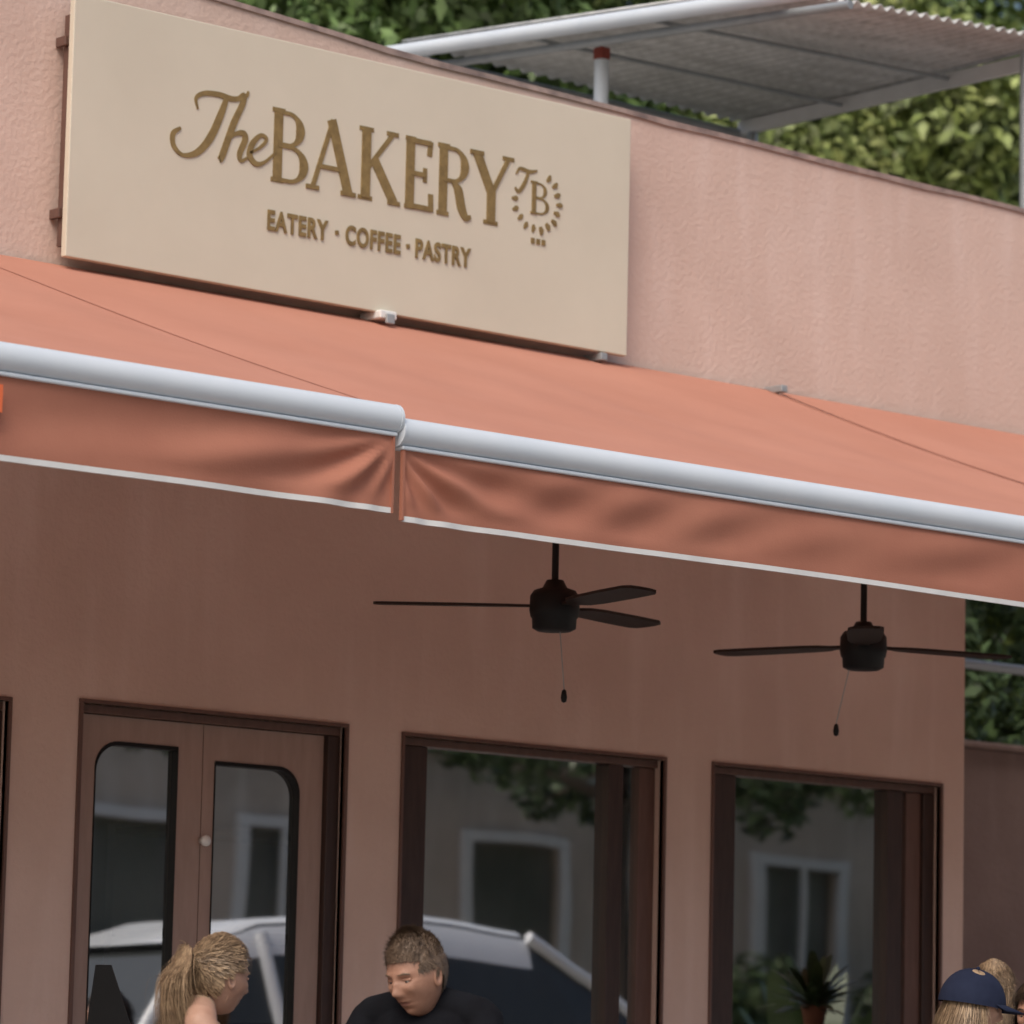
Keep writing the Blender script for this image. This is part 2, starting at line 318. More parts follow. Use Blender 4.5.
for k in range(13):
    a=math.radians(58-k*19.5); c,s=math.cos(a),math.sin(a); r0=.098+.006*(k%2); r1=r0+.032
    ribbon([(10.69+r0*c,4.25+r0*s*1.02),(10.69+(r0+r1)/2*c+.004,4.25+(r0+r1)/2*s),(10.69+r1*c,4.25+r1*s*1.02)],[.010,.022,.008])
for k in range(3): ribbon([(10.665+k*.028,4.085),(10.683+k*.028,4.085)],.022)

# ------------------------------------------------------------------ awnings
YF=-2.6
def awning(x0,x1,zf,zw,seed,H):
    A=empty('awning'); r=np.random.default_rng(seed); ph=r.uniform(0,6,6)
    nx=90; ny=40; v=[];f=[]
    for i in range(nx+1):
        for j in range(ny+1):
            x=x0+(x1-x0)*i/nx; t=j/ny; y=-.03+(YF+.03)*t
            z=zw+(zf+.03-zw)*t-.025*math.sin(math.pi*t)*(1+.5*math.sin(x*1.7+ph[0]))
            z+=.006*math.sin(x*5+ph[1]+2*t)*t*(1-t)*3+.004*math.sin(x*11+ph[2]-3*t)*math.sin(math.pi*t)
            v.append((x,y,z))
    for i in range(nx):
        for j in range(ny): a=i*(ny+1)+j; f.append((a,a+1,a+ny+2,a+ny+1))
    mk('fabric',v,f,M['fab'],A,True)
    for s in (x0+.012,x1-.012):
        w=.012; vv=[];ff=[]
        for j in range(ny+1):
            i=(s-x0)/(x1-x0)*nx; i0=min(int(i),nx-1); fr=i-i0
            za=v[i0*(ny+1)+j][2]*(1-fr)+v[(i0+1)*(ny+1)+j][2]*fr; y=v[j][1]
            vv+=[(s-w,y,za+.002),(s+w,y,za+.002)]
            if j: k=2*j; ff.append((k-2,k-1,k+1,k))
        mk('side_hem',vv,ff,M['fab'],A)
    n=24; prof=[(YF+.043*math.cos(2*math.pi*k/n),zf+.045*math.sin(2*math.pi*k/n)) for k in range(n)]
    vv=[(x,y,z) for x in (x0,x1,x0,x1) for y,z in prof]; ff=[(k,(k+1)%n,n+(k+1)%n,n+k) for k in range(n)]+[tuple(range(2*n,3*n)),tuple(range(3*n,4*n))[::-1]]
    o=mk('front_bar',vv,ff,M['alu'],A)
    for p in o.data.polygons: p.use_smooth=len(p.vertices)==4
    for xe in (x0,x1):
        s=-1 if xe==x0 else 1
        tube('end_cap',(xe+s*.001,YF,zf),(xe+s*.010,YF,zf),.046,M['alu'],A)
    box('lower_lip',x0,x1,YF-.025,YF+.02,zf-.056,zf-.0435,M['alu'],A,.004)
    nx=340;nz=16; zt=zf-.056; v=[];f=[]
    for i in range(nx+1):
        for j in range(nz+1):
            x=x0+.01+(x1-x0-.02)*i/nx; t=j/nz; u=x-x0
            amp=.0145*math.sin(math.pi*min(1,t*1.15)*.93)
            d=0
            d+=.8*math.sin((u*7+t*3.2)+ph[0]+1.6*math.sin(u*1.3+ph[3]))*(.5+.5*math.sin(u*.9+ph[5]))
            d+=.55*math.sin((u*14+t*5.0)+ph[1]+1.8*math.sin(u*2.1+ph[2]))*(.35+.65*math.sin(u*1.1+ph[4])**2)
            for c,sg in ((0,1),(x1-x0,-1)):
                q=abs(u-c); ang=math.atan2(t*H+.01,q+.02); d+=2.2*math.sin(ang*15+ph[2])*math.exp(-q*.9)*(1-math.exp(-q*9))
            v.append((x,YF-.012+amp*d,zt-H*t-.003*math.sin(u*2.3+ph[3])*t))
    for i in range(nx):
        for j in range(nz): a=i*(nz+1)+j; f.append((a,a+1,a+nz+2,a+nz+1))
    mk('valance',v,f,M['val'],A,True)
    v2=[];f2=[]
    for i in range(nx+1):
        b=v[i*(nz+1)+nz]; v2+=[(b[0],b[1]-.004,b[2]+.003),(b[0],b[1]-.004,b[2]-.014),(b[0],b[1]+.004,b[2]-.014)]
        if i: a=3*(i-1);b_=3*i; f2+=[(a,a+1,b_+1,b_),(a+1,a+2,b_+2,b_+1)]
    mk('hem',v2,f2,M['hem'],A)
    for xe in (x0+.01,x1-.01): box('valance_edge',xe-.004,xe+.004,YF-.020,YF-.005,zt-H-.012,zt,M['val'],A)
    tube('roller_tube',(x0+.03,-.06,zw-.055),(x1-.03,-.06,zw-.055),.04,M['alu'],A)
    for xa in (x0+.5,x1-.5):
        sgn=1 if xa<(x0+x1)/2 else -1
        box('wall_bracket',xa-.05,xa+.05,-.12,-.001,zw-.20,zw-.10,M['alu'],A,.005)
        m1=(xa+sgn*.75,-1.25,(zw-.15+zf)/2-.03)
        tube('arm_upper',(xa,-.1,zw-.16),m1,.022,M['alu'],A); tube('arm_lower',m1,(xa+.05*sgn,YF+.03,zf-.01),.02,M['alu'],A)
    return A
A1=awning(2.6,7.982,2.765,3.675,1,.225); A2=awning(8.004,12.07,2.728,3.675,2,.205); A3=awning(12.098,16.6,2.75,3.675,3,.205)
box('orange_tag',6.40,6.53,YF-.040,YF-.035,2.60,2.68,M['orange'],A1)
box('wall_clamp',9.89,9.972,-.15,-.02,3.662,3.695,M['white'],A2,.006); box('clamp_lug',9.91,9.95,-.165,-.151,3.642,3.68,M['steel'],A2,.004)
for x in (11.06,12.07): box('wall_clamp',x-.018,x+.018,-.13,-.02,3.655,3.685,M['steel'],A2,.004)

# ------------------------------------------------------------------ ceiling fans
FB=empty('fan_support_beam')
box('beam',8.3,13.2,-1.33,-1.27,2.98,3.04,M['black'],FB)
for x in (8.6,10.6,13.0): box('beam_bracket',x-.02,x+.02,-1.269,-.001,2.99,3.03,M['black'],FB)
R_=Vector((.7586,-.6516,0)); Fd=Vector((.6516,.7586,0))
def fan(loc,angs,chain,tw):
    F_=empty('ceiling_fan',loc)
    tube('downrod',(0,0,.06),(0,0,.519),.0125,M['black'],F_); lathe('canopy_cup',[(0,.519),(.05,.518),(.05,.48),(.02,.44),(0,.44)],M['black'],F_)
    lathe('motor',[(0,.09),(.03,.088),(.045,.06),(.075,.05),(.088,.03),(.09,-.02),(.085,-.045),(.08,-.05),(.078,-.085),(.06,-.095),(0,-.097)],M['black'],F_,40)
    for a in angs:
        a=math.radians(a); d=R_*math.cos(a)+Fd*math.sin(a); p=Vector((0,0,1)).cross(d); v=[];f=[]
        prof=[(.075,.02),(.13,.022),(.17,.05),(.25,.062),(.45,.068),(.6,.066),(.635,.05),(.645,.02)]
        for k,(r,w) in enumerate(prof):
            for s in (-1,1):
                for zz in (.005,-.005):
                    q=d*r+p*(w*s); v.append((q.x,q.y,-.005+zz+s*w*tw))
            if k: a0=4*k-4;b0=4*k; f+=[(a0,b0,b0+2,a0+2),(a0+1,a0+3,b0+3,b0+1),(a0,a0+1,b0+1,b0),(a0+2,b0+2,b0+3,a0+3)]
        f.append((0,2,3,1)); e=4*len(prof)-4; f.append((e,e+1,e+3,e+2))
        mk('blade',v,f,M['blade'],F_)
    c=R_*chain
    tube('pull_chain',(c.x*.5,c.y*.5,-.08),(c.x,c.y,-.30),.0022,M['steel'],F_,n=6)
    lathe('chain_bob',[(0,0),(.008,-.006),(.012,-.03),(.009,-.045),(0,-.05)],M['black'],F_,12,(c.x,c.y,-.30))
fan((9.795,-1.3,2.462),(178,56,-62),.04,-.09); fan((11.36,-1.3,2.455),(146,26,266),-.1,.03)

# ------------------------------------------------------------------ rooftop canopy
RC=empty('rooftop_canopy'); v=[];f=[]
cD=Vector((12.28,.2,5.46));cA=Vector((12.10,2.5,5.60));cC=Vector((14.33,.35,5.63));cB=Vector((14.36,2.5,5.60))
nx=260
for i in range(nx+1):
    s=i/nx; w=.013*math.sin(s*2*math.pi*26)
    a=cD.lerp(cC,s); b=cA.lerp(cB,s); v+=[(a.x,a.y,a.z+w+.03),(b.x,b.y,b.z+w+.03)]
    if i: f.append((2*i-2,2*i,2*i+1,2*i-1))
o=mk('corrugated_sheet',v,f,M['corr'],RC,True)
so=o.modifiers.new('s','SOLIDIFY'); so.thickness=.004
dl=(cD-cA).normalized()
tube('edge_tube_left',cD+dl*.45+Vector((-.02,0,-.02)),cA+Vector((-.03,.1,-.02)),.036,M['alu'],RC)
tube('edge_tube_left_low',cD+dl*.3+Vector((.16,0,-.05)),cA+Vector((.18,.1,-.05)),.02,M['steel'],RC)
tube('edge_tube_back',cA+Vector((0,.0,-.04)),cB+Vector((0,0,-.04)),.022,M['steel'],RC)
for s in (.33,.66): tube('purlin',cD.lerp(cA,s)+Vector((0,0,-.025)),cC.lerp(cB,s)+Vector((0,0,-.025)),.010,M['steel'],RC)
box('right_fascia',14.29,14.32,.45,2.5,5.55,5.62,M['hem'],RC)
tube('post',(12.47,1.5,4.45),(12.47,1.5,5.43),.034,M['alu'],RC); box('post_clamp',12.44,12.50,1.47,1.53,5.43,5.49,M['red'],RC,.01)
tube('post_right',(14.175,.45,4.35),(14.175,.45,5.60),.028,M['steel'],RC); tube('post_back',(14.3,2.4,4.3),(14.3,2.4,5.55),.025,M['steel'],RC); tube('post_back_l',(12.16,2.4,4.45),(12.16,2.4,5.56),.03,M['steel'],RC)

# ------------------------------------------------------------------ foliage
def leafmesh(name,centers,radii,n,size,m,flat=.8):
    c=np.array(centers);r=np.array(radii); w=r**2/ (r**2).sum(); k=rng.choice(len(c),n,p=w)
    d=rng.normal(size=(n,3)); d/=np.linalg.norm(d,axis=1)[:,None]; rad=rng.uniform(.45,1.05,n)**.6
    P=c[k]+d*(r[k]*rad)[:,None]*np.array([1,1,flat])
    nr=d*.9+rng.normal(size=(n,3))*.6+np.array([0,0,.5]); nr/=np.linalg.norm(nr,axis=1)[:,None]
    a=np.cross(nr,rng.normal(size=(n,3))); a/=np.linalg.norm(a,axis=1)[:,None]; b=np.cross(nr,a)
    s=size*rng.uniform(.5,1.4,n)[:,None]
    V=np.stack([P-a*s,P-b*s*.42+nr*s*.15,P+a*s-nr*s*.2,P+b*s*.42+nr*s*.15],1).reshape(-1,3)
    me=bpy.data.meshes.new(name); me.vertices.add(4*n); me.vertices.foreach_set('co',V.ravel()); me.loops.add(4*n); me.loops.foreach_set('vertex_index',np.arange(4*n)); me.polygons.add(n); me.polygons.foreach_set('loop_start',np.arange(n)*4); me.polygons.foreach_set('loop_total',np.full(n,4)); me.update(); me.validate(); me.materials.append(m); return me
def treedata(seed,h,R,n,size,m,K=46):
    r=np.random.default_rng(seed); cs=[];rs=[]
    for i in range(K):
        d=r.normal(size=3); d/=np.linalg.norm(d); q=r.uniform(.35,1)**.5; cs.append((d[0]*R*q*.95,d[1]*R*q*.95,h+d[2]*R*q*.8)); rs.append(r.uniform(.12,.30)*R)
    lm=leafmesh('crown',cs,rs,n,size,m)
    v=[];f=[]
    def limb(p0,p1,r0,r1):
        p0=Vector(p0);p1=Vector(p1);d=(p1-p0).normalized();a=d.orthogonal().normalized();b=d.cross(a);k0=len(v);N_=9
        for t in (0,.35,.7,1):
            p=p0.lerp(p1,t)+a*math.sin(t*3)*r0*.6; rr=r0+(r1-r0)*t
            for i in range(N_): g=2*math.pi*i/N_; v.append(p+a*math.cos(g)*rr+b*math.sin(g)*rr)
        for k in range(3):
            for i in range(N_): j=(i+1)%N_; f.append((k0+k*N_+i,k0+k*N_+j,k0+(k+1)*N_+j,k0+(k+1)*N_+i))
    limb((0,0,-.2),(.1,.1,h-R*.6),.03*R+.06,.02*R+.05)
    for i in range(12): limb((.1,.1,h-R*(.6-.04*i)),cs[(i*3)%K],.015*R+.03,.015)
    me=bpy.data.meshes.new('trunk'); me.from_pydata([tuple(x) for x in v],[],f); me.materials.append(M['bark'])
    return lm,me
TA=treedata(1,6.5,3.0,52000,.062,M['leafA'],60); TB=treedata(2,6.8,3.2,60000,.062,M['leafB'],64); TC=treedata(3,4.55,2.0,9000,.075,M['leafC'],30)
def tree(T,x,y,rz=0,s=1,z=-.14):
    e=empty('tree',(x,y,z),rz); e.scale=(s,s,s)
    for me,nm in zip(T,('crown','trunk')): o=bpy.data.objects.new(nm,me); COL.objects.link(o); o.parent=e
for T,x,y,rz,s in ((TA,17.0,10.5,0,1.15),(TB,24.6,10.5,1,1.0),(TB,21.4,12.0,3,1.12),(TA,28.0,13,4,1.3),(TB,19.6,15.0,5,1.25),(TA,24.4,15.0,1.2,1.42)): tree(T,x,y,rz,s)
v=[];f=[];nx=40;ny=14
for i in range(nx+1):
    for j in range(ny+1):
        x=-10+80*i/nx; y=15+40*j/ny; v.append((x,y,-.3+17*(1-math.exp(-(y-15)/9))+.8*math.sin(x*.5+j)+.6*math.sin(x*.23+j*.7)))
for i in range(nx):
    for j in range(ny): a=i*(ny+1)+j; f.append((a,a+ny+1,a+ny+2,a+1))
mk('hill',v,f,M['hill'],None,True)
hc=[];hr=[]
for i in range(130): x=rng.uniform(10,42); y=rng.uniform(15.5,26); hc.append((x,y,17*(1-math.exp(-(y-15)/9))+.6)); hr.append(rng.uniform(.9,1.7))
o=bpy.data.objects.new('hillside_foliage',leafmesh('hillside_foliage',hc,hr,50000,.15,M['leafA'])); COL.objects.link(o)
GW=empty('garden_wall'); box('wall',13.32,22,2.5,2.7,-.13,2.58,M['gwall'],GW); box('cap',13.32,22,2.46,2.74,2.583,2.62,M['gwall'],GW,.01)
tube('gutter_pipe',(13.6,1.9,2.93),(19,1.9,2.93),.025,M['alu'],GW)
hc=[(rng.uniform(13.5,22),rng.uniform(3.4,5.5),rng.uniform(1.5,4.6)) for _ in range(60)]; hr=[rng.uniform(.4,.8) for _ in hc]
o=bpy.data.objects.new('shrubbery',leafmesh('shrubbery',hc,hr,24000,.06,M['leafC'])); COL.objects.link(o)

# ------------------------------------------------------------------ across the street (seen in the glass)
for T,x,y,rz,s in ((TC,17.6,-13.6,0,.95),(TC,23.9,-13.6,2,.98),(TC,28.2,-13.2,3,1.0),(TC,34,-14,5,1.2)): tree(T,x,y,rz,s)
hc=[(rng.uniform(25.6,30),rng.uniform(-15.2,-14.2),rng.uniform(.4,1.9)) for _ in range(34)]; hr=[rng.uniform(.25,.5) for _ in hc]
o=bpy.data.objects.new('hedge',leafmesh('hedge',hc,hr,9000,.07,M['leafC'])); COL.objects.link(o)
NH=empty('neighbour_house'); ops=((16.6,17.8),(20.0,20.95),(21.6,22.5),(24.1,25.2),(27.7,28.8))
wallgrid('street_wall',sorted([12,33]+[q for o in ops for q in o]),[-.1,.4,3.0,3.75],[(a,b,.4,3.0) for a,b in ops],-16.2,-16,M['pale'],NH)
for a,b in ops:
    c,d=.4,3.0
    for q in ((a-.1,a+.02),(b-.02,b+.1)): box('frame',q[0],q[1],-15.99,-15.93,c,d,M['white'],NH)
    if a in (21.6,27.7): box('frame',(a+b)/2-.03,(a+b)/2+.03,-15.99,-15.93,c,d,M['white'],NH)
    box('frame_top',a-.1,b+.1,-15.99,-15.93,d+.003,d+.10,M['white'],NH)
    if a in (20.0,16.6): box('frame_mid',a+.025,b-.025,-15.985,-15.935,1.95,2.03,M['white'],NH)
    box('pane',a+.02,b-.02,-16.1,-16.08,c+.01,d,M['pane'],NH)
box('roof',11.5,33.5,-20,-15.9,3.76,3.86,M['kerb'],NH)

def car(loc,rz,sc):
    E=empty('parked_car',loc,rz); E.scale=(sc,sc,sc)
    L_=[(-2.2,.42,.80,.70),(-2.15,.30,.98,.82),(-1.9,.24,1.06,.89),(-1.0,.22,1.08,.92),(0,.22,1.08,.93),(.9,.22,1.06,.92),(1.3,.23,1.02,.91),(1.9,.25,.92,.87),(2.15,.28,.80,.80),(2.25,.40,.66,.68)]
    v=[];f=[]
    for x,zb,zt,w in L_:
        sec=[(-w*.85,zb),(-w,zb+.12),(-w*1.0,(zb+zt)/2+.04),(-w*.97,zt-.08),(-w*.86,zt),(0,zt+.03),(w*.86,zt),(w*.97,zt-.08),(w,(zb+zt)/2+.04),(w,zb+.12),(w*.85,zb)]
        v+=[(x,a,b) for a,b in sec]
    k=11
    for i in range(len(L_)-1):
        for j in range(k): jj=(j+1)%k; f.append((i*k+j,i*k+jj,(i+1)*k+jj,(i+1)*k+j))
    f.append(tuple(range(k))); f.append(tuple(range(9*k,10*k))[::-1])
    b=mk('body',v,f,M['carp'],E,True); b.modifiers.new('s','SUBSURF').levels=2; b.modifiers['s'].render_levels=2
    G=[(-2.05,1.04,.80),(-1.75,1.45,.70),(-1.3,1.60,.66),(-.3,1.66,.66),(.35,1.60,.66),(.75,1.38,.70),(1.25,1.02,.80)]
    v=[];f=[]
    for x,z,w in G: v+=[(x,-.86,.98),(x,-w,z),(x,w,z),(x,.86,.98)]
    for i in range(len(G)-1):
        a=4*i; f+=[(a,a+1,a+5,a+4),(a+1,a+2,a+6,a+5),(a+2,a+3,a+7,a+6)]
    mk('glasshouse',v,f,[M['carg'],M['carp']],E)
    rv=[];rf=[]
    RP=[(-1.78,1.46,.70)]+G[2:5]
    for x,z,w in RP: rv+=[(x,-w-.055,z-.16),(x,-w-.015,z-.02),(x,-w+.08,z+.03),(x,w-.08,z+.03),(x,w+.015,z-.02),(x,w+.055,z-.16)]
    for i in range(len(RP)-1):
        a=6*i; rf+=[(a+k,a+k+1,a+k+7,a+k+6) for k in range(5)]
    mk('roof_panel',rv,rf,M['carp'],E,True)
    for s in (-1,1):
        for p,q in (((1.27,.82,1.02),(.75,.705,1.38)),((.75,.705,1.38),(.35,.675,1.60)),((-2.05,.81,1.04),(-1.75,.705,1.45)),((-.25,.85,1.02),(-.3,.69,1.58)),((-1.25,.85,1.02),(-1.3,.69,1.55))):
            tube('pillar',(p[0],s*p[1],p[2]),(q[0],s*q[1],q[2]),.036,M['carp'] if p[0]!=-.25 else M['black'],E,n=10)
        for x in (-1.4,1.42):
            tube('tyre',(x,s*.70,.34),(x,s*.94,.34),.34,M['tyre'],E,n=32); tube('rim',(x,s*.93,.34),(x,s*.95,.34),.21,M['rim'],E,n=10)
            tube('arch',(x,s*.70,.36),(x,s*.935,.36),.39,M['black'],E,n=32)
        box('mirror',.95,1.12,min(s*.93,s*1.1),max(s*.93,s*1.1),1.05,1.19,M['carp'],E,.03)
        box('headlight',2.05,2.2,min(s*.5,s*.78),max(s*.5,s*.78),.66,.78,M['head'],E,.03); box('tail_light',-2.19,-2.05,min(s*.6,s*.84),max(s*.6,s*.84),.75,.98,M['tail'],E,.02)
    box('grille',2.2,2.265,-.45,.45,.45,.62,M['black'],E,.01)
car((15.75,-6.7,-.136),math.radians(4),1.12)

# ------------------------------------------------------------------ white table + plants on the terrace (mirrored in the glass)
def table(name,x,y,z,r,m):
    E=empty(name,(x,y,0)); lathe('top',[(0,z),(r-.01,z),(r,z-.01),(r,z-.025),(r-.01,z-.035),(0,z-.035)],m,E,48)
    tube('pedestal',(0,0,.02),(0,0,z-.036),.03,M['black'],E); lathe('base',[(0,.035),(.05,.03),(r*.6,.018),(r*.62,.003),(0,.003)],M['black'],E); return E
def plant(x,y,z,n,L0,L1,m,pr=.085,seed=1):
    PP=empty('potted_plant',(x,y,z)); k_=pr/.085; lathe('pot',[(0,.002),(.06*k_,.002),(.085*k_,.13*k_),(.09*k_,.13*k_),(.09*k_,.15*k_),(.075*k_,.15*k_),(.07*k_,.12*k_),(0,.12*k_)],M['pot'],PP)
    v=[];f=[]
    for i in range(n):
        a=rng.uniform(0,6.28); el=rng.uniform(.2,1.4); l=rng.uniform(L0,L1); d=Vector((math.cos(a)*math.cos(el),math.sin(a)*math.cos(el),math.sin(el))); p=d.cross(Vector((0,0,1))).normalized(); w=rng.uniform(.03,.06)*l+.006
        k0=len(v)
        for t,ww in ((0,.15),(.3,.6),(.65,1),(.9,.5),(1,.05)):
            q=d*(l*t)+Vector((0,0,.12*k_-.3*t*t*l)); v+=[q+p*w*ww,q-p*w*ww]
        for k in range(4): f.append((k0+2*k,k0+2*k+1,k0+2*k+3,k0+2*k+2))
    mk('leaves',v,f,m,PP)
table('white_table',13.75,-1.15,1.07,.30,M['white']); plant(13.70,-1.15,1.07,110,.14,.42,M['leafC'],.06)
plant(16.9,-4.4,0,110,.9,1.9,M['leafC'],.25)
SH=empty('display_shelf'); box('back',10.9,12.2,2.9,2.95,.012,1.9,M['white'],SH)
for z in (.6,1.0,1.4,1.85): box('shelf',10.9,12.2,2.5,2.898,z,z+.03,M['wood'],SH)

# ------------------------------------------------------------------ furniture
def chair(x,y,rz,m=None):
    m=m or M['wood']; E=empty('cafe_chair',(x,y,0),rz)
    box('seat',-.21,.21,-.2,.22,.42,.45,m,E,.01)
    for sx in (-1,1):
        tube('front_leg',(sx*.19,.19,0),(sx*.18,.18,.42),.017,m,E); tube('back_leg',(sx*.19,-.24,0),(sx*.18,-.19,.45),.017,m,E); tube('back_post',(sx*.18,-.19,.45),(sx*.175,-.27,.82),.016,m,E)
    for z in (.6,.70,.80): box('back_slat',-.175,.175,-.262,-.245,z-.025,z+.025,m,E,.005)

# ------------------------------------------------------------------ people
def capsule(p1,r1,p2,r2,sx=1,sy=1,n=20,k=8):
    p1=Vector(p1);p2=Vector(p2); d=(p2-p1); L0=d.length; d=d.normalized() if L0>1e-6 else Vector((0,0,1))
    a=Vector((1,0,0))-d*d.x
    if a.length<.2: a=Vector((0,1,0))-d*d.y
    a.normalize(); b=d.cross(a); v=[];f=[]
    rows=[(p1,r1,-math.pi/2+math.pi/2*i/k) for i in range(k+1)]+[(p2,r2,math.pi/2*i/k) for i in range(k+1)]
    for p,r,t in rows:
        for i in range(n):
            g=2*math.pi*i/n; v.append(p+d*math.sin(t)*r*(min(sx,sy))+(a*math.cos(g)*sx+b*math.sin(g)*sy)*max(math.cos(t),.001)*r)
    for j in range(len(rows)-1):
        for i in range(n): q=(i+1)%n; f.append((j*n+i,j*n+q,(j+1)*n+q,(j+1)*n+i))
    f.append(tuple(range(n))[::-1]); f.append(tuple(range((len(rows)-1)*n,len(rows)*n))); return v,f
def rotz(p,a): return Vector((p[0]*math.cos(a)-p[1]*math.sin(a),p[0]*math.sin(a)+p[1]*math.cos(a),p[2]))

def make_head(E,skin,hair,style,female,Mh):
    nu,nv=112,88; v=[];f=[]
    W=.072 if female else .076
    for j in range(nv+1):
        ph=-math.pi/2+math.pi*j/nv
        for i in range(nu):
            th=2*math.pi*i/nu; nx,ny,nz=math.cos(ph)*math.sin(th),math.cos(ph)*math.cos(th),math.sin(ph)
            sgnp=lambda t,e: math.copysign(abs(t)**e,t)
            x=W*sgnp(nx,.92); y=.096*ny; z=.118*nz
            lo=max(0,-z/.118)
            x*=1-.33*lo**1.5
            if ny<0: y*=(1-.42*lo**1.0); y*=1.04 if z>0 else 1
            else: y*=1-.03*lo; y=y-.006*math.exp(-(x/.06)**2)*(1 if z>.0 else .3)
            if ny>0:
                g=lambda cx,cz,sx,sz: math.exp(-((x-cx)/sx)**2-((z-cz)/sz)**2)
                g2=lambda cx,cz,sx,sz: g(cx,cz,sx,sz)+g(-cx,cz,sx,sz)
                y+=.010*g(0,-.002,.010,.022)+.021*g(0,-.030,.0115,.014)+.005*g2(.012,-.036,.008,.008)
                y-=.012*g2(.031,.003,.017,.011); y+=.006*g2(.028,.024,.022,.008)
                y+=.005*g2(.045,-.022,.016,.016); y-=.006*g2(.040,-.058,.018,.022)
                y+=.004*g(0,-.057,.022,.006)+.003*g(0,-.069,.017,.006)-.005*g(0,-.0630,.024,.0028)
                y-=.004*g(0,-.082,.018,.006); y+=.009*g(0,-.100,.022,.014)
            v.append((x,y,z))
    for j in range(nv):
        for i in range(nu): k=(i+1)%nu; f.append((j*nu+i,j*nu+k,(j+1)*nu+k,(j+1)*nu+i))
    def hairline(x,y,z):
        if y>.0: return z-(.060-.35*max(0,abs(x)-.035)) if abs(x)<.062 else z-(.02)
        if y>-.03: return z-(-.005)
        return z-(-.062)
    mats=[skin,M['lip'],hair]; o=mk('head',v,f,mats,E,True); V=np.array(v)
    for p in o.data.polygons:
        c=V[list(p.vertices)].mean(0)
        if c[1]>.05 and abs(c[0])<.022 and ((c[2]+.063)/.0075)**2+(c[0]/.0205)**2<1: p.material_index=1
        elif hairline(*c)>0: p.material_index=2
    o.matrix_local=Mh
    def add(name,vv,ff,m,sm=True): q=mk(name,vv,ff,m,E,sm); q.matrix_local=Mh; return q
    for s in (-1,1):
        vv,ff=capsule((s*.031,.0675,.002),.0118,(s*.031,.0676,.002),.0118,n=20,k=8); add('eye',vv,ff,M['eye'])
        vv,ff=capsule((s*.031,.0765,-.000),.0046,(s*.031,.0766,-.000),.0046,n=14,k=5); add('iris',vv,ff,M['iris'])
        vv,ff=capsule((s*.043,.0735,.0055),.0045,(s*.021,.078,.0065),.0045); add('eyelid',vv,ff,skin)
        vv,ff=capsule((s*.042,.0725,-.0065),.0035,(s*.022,.076,-.0070),.0035); add('eyelid_lower',vv,ff,skin)
        vv,ff=capsule((s*.048,.0750,.0215),.0022,(s*.034,.0855,.0252),.0032); add('eyebrow',vv,ff,hair)
        vv,ff=capsule((s*.034,.0855,.0252),.0032,(s*.017,.0890,.0225),.0028); add('eyebrow',vv,ff,hair)
        ev=[];ef=[]
        for a in range(18):
            t=2*math.pi*a/18
            for rr,xo in ((1,.004),(.82,.011),(.6,.007),(.2,.003)):
                ev.append((s*(W-.006+xo),-.008+.016*rr*math.cos(t)-.004*math.sin(t),-.008+.031*rr*math.sin(t)))
        for a in range(18):
            b=(a+1)%18
            for k in range(3): ef.append((4*a+k,4*b+k,4*b+k+1,4*a+k+1))
        add('ear',ev,ef,skin)
    idx=[i for i,p in enumerate(V) if hairline(*p)>-.004]; S_=set(idx)
    thick={'short':.005,'pony':.009,'long':.014,'cap':.004}[style]
    nv2={};hv=[]
    for i in idx:
        p=V[i]; n=p/np.array([W,.096,.118])**2; n/=np.linalg.norm(n); hl=min(1,max(0,hairline(*p)/.02))
        t=thick*(.15+.85*hl)*(1+.25*math.sin(p[0]*90+p[2]*40)*math.sin(p[1]*80)) + (.012*max(0,p[2]/.118)**1.5 if style=='short' else 0)
        nv2[i]=len(hv); hv.append(p+n*t)
    hf=[tuple(nv2[k] for k in q) for q in f if all(k in S_ for k in q)]
    add('hair_cap',hv,hf,hair)
    sv=[];sf=[]
    def strand(pts,w):
        k0=len(sv)
        for i,p in enumerate(pts):
            t=pts[min(i+1,len(pts)-1)]-pts[max(i-1,0)]; t/=np.linalg.norm(t)+1e-9
            side=np.cross(t,p+1e-5); side/=np.linalg.norm(side)+1e-9; ww=w*(1-.8*i/(len(pts)-1)); sv.extend([p+side*ww,p-side*ww])
        for i in range(len(pts)-1): a=k0+2*i; sf.append((a,a+1,a+3,a+2))
    hvA=np.array(hv)
    if style=='short':
        for _ in range(6000):
            p=hvA[rng.integers(len(hvA))]; n=p/np.linalg.norm(p); up=max(0,p[2])/.118
            fl=np.array([.35*p[0]/.08,.7,-.1]) if p[2]>.05 else np.array([0,-.35,-1.])
            fl=fl-n*(fl@n); l=rng.uniform(.007,.012)+.010*up; d=n*(.15+.35*up)+fl*.9+rng.normal(size=3)*.16
            strand([p-n*.002,p+d*l*.5,p+d*l+np.array([0,0,-.001])],.0010)
    tie=np.array([0,-.105,.035])
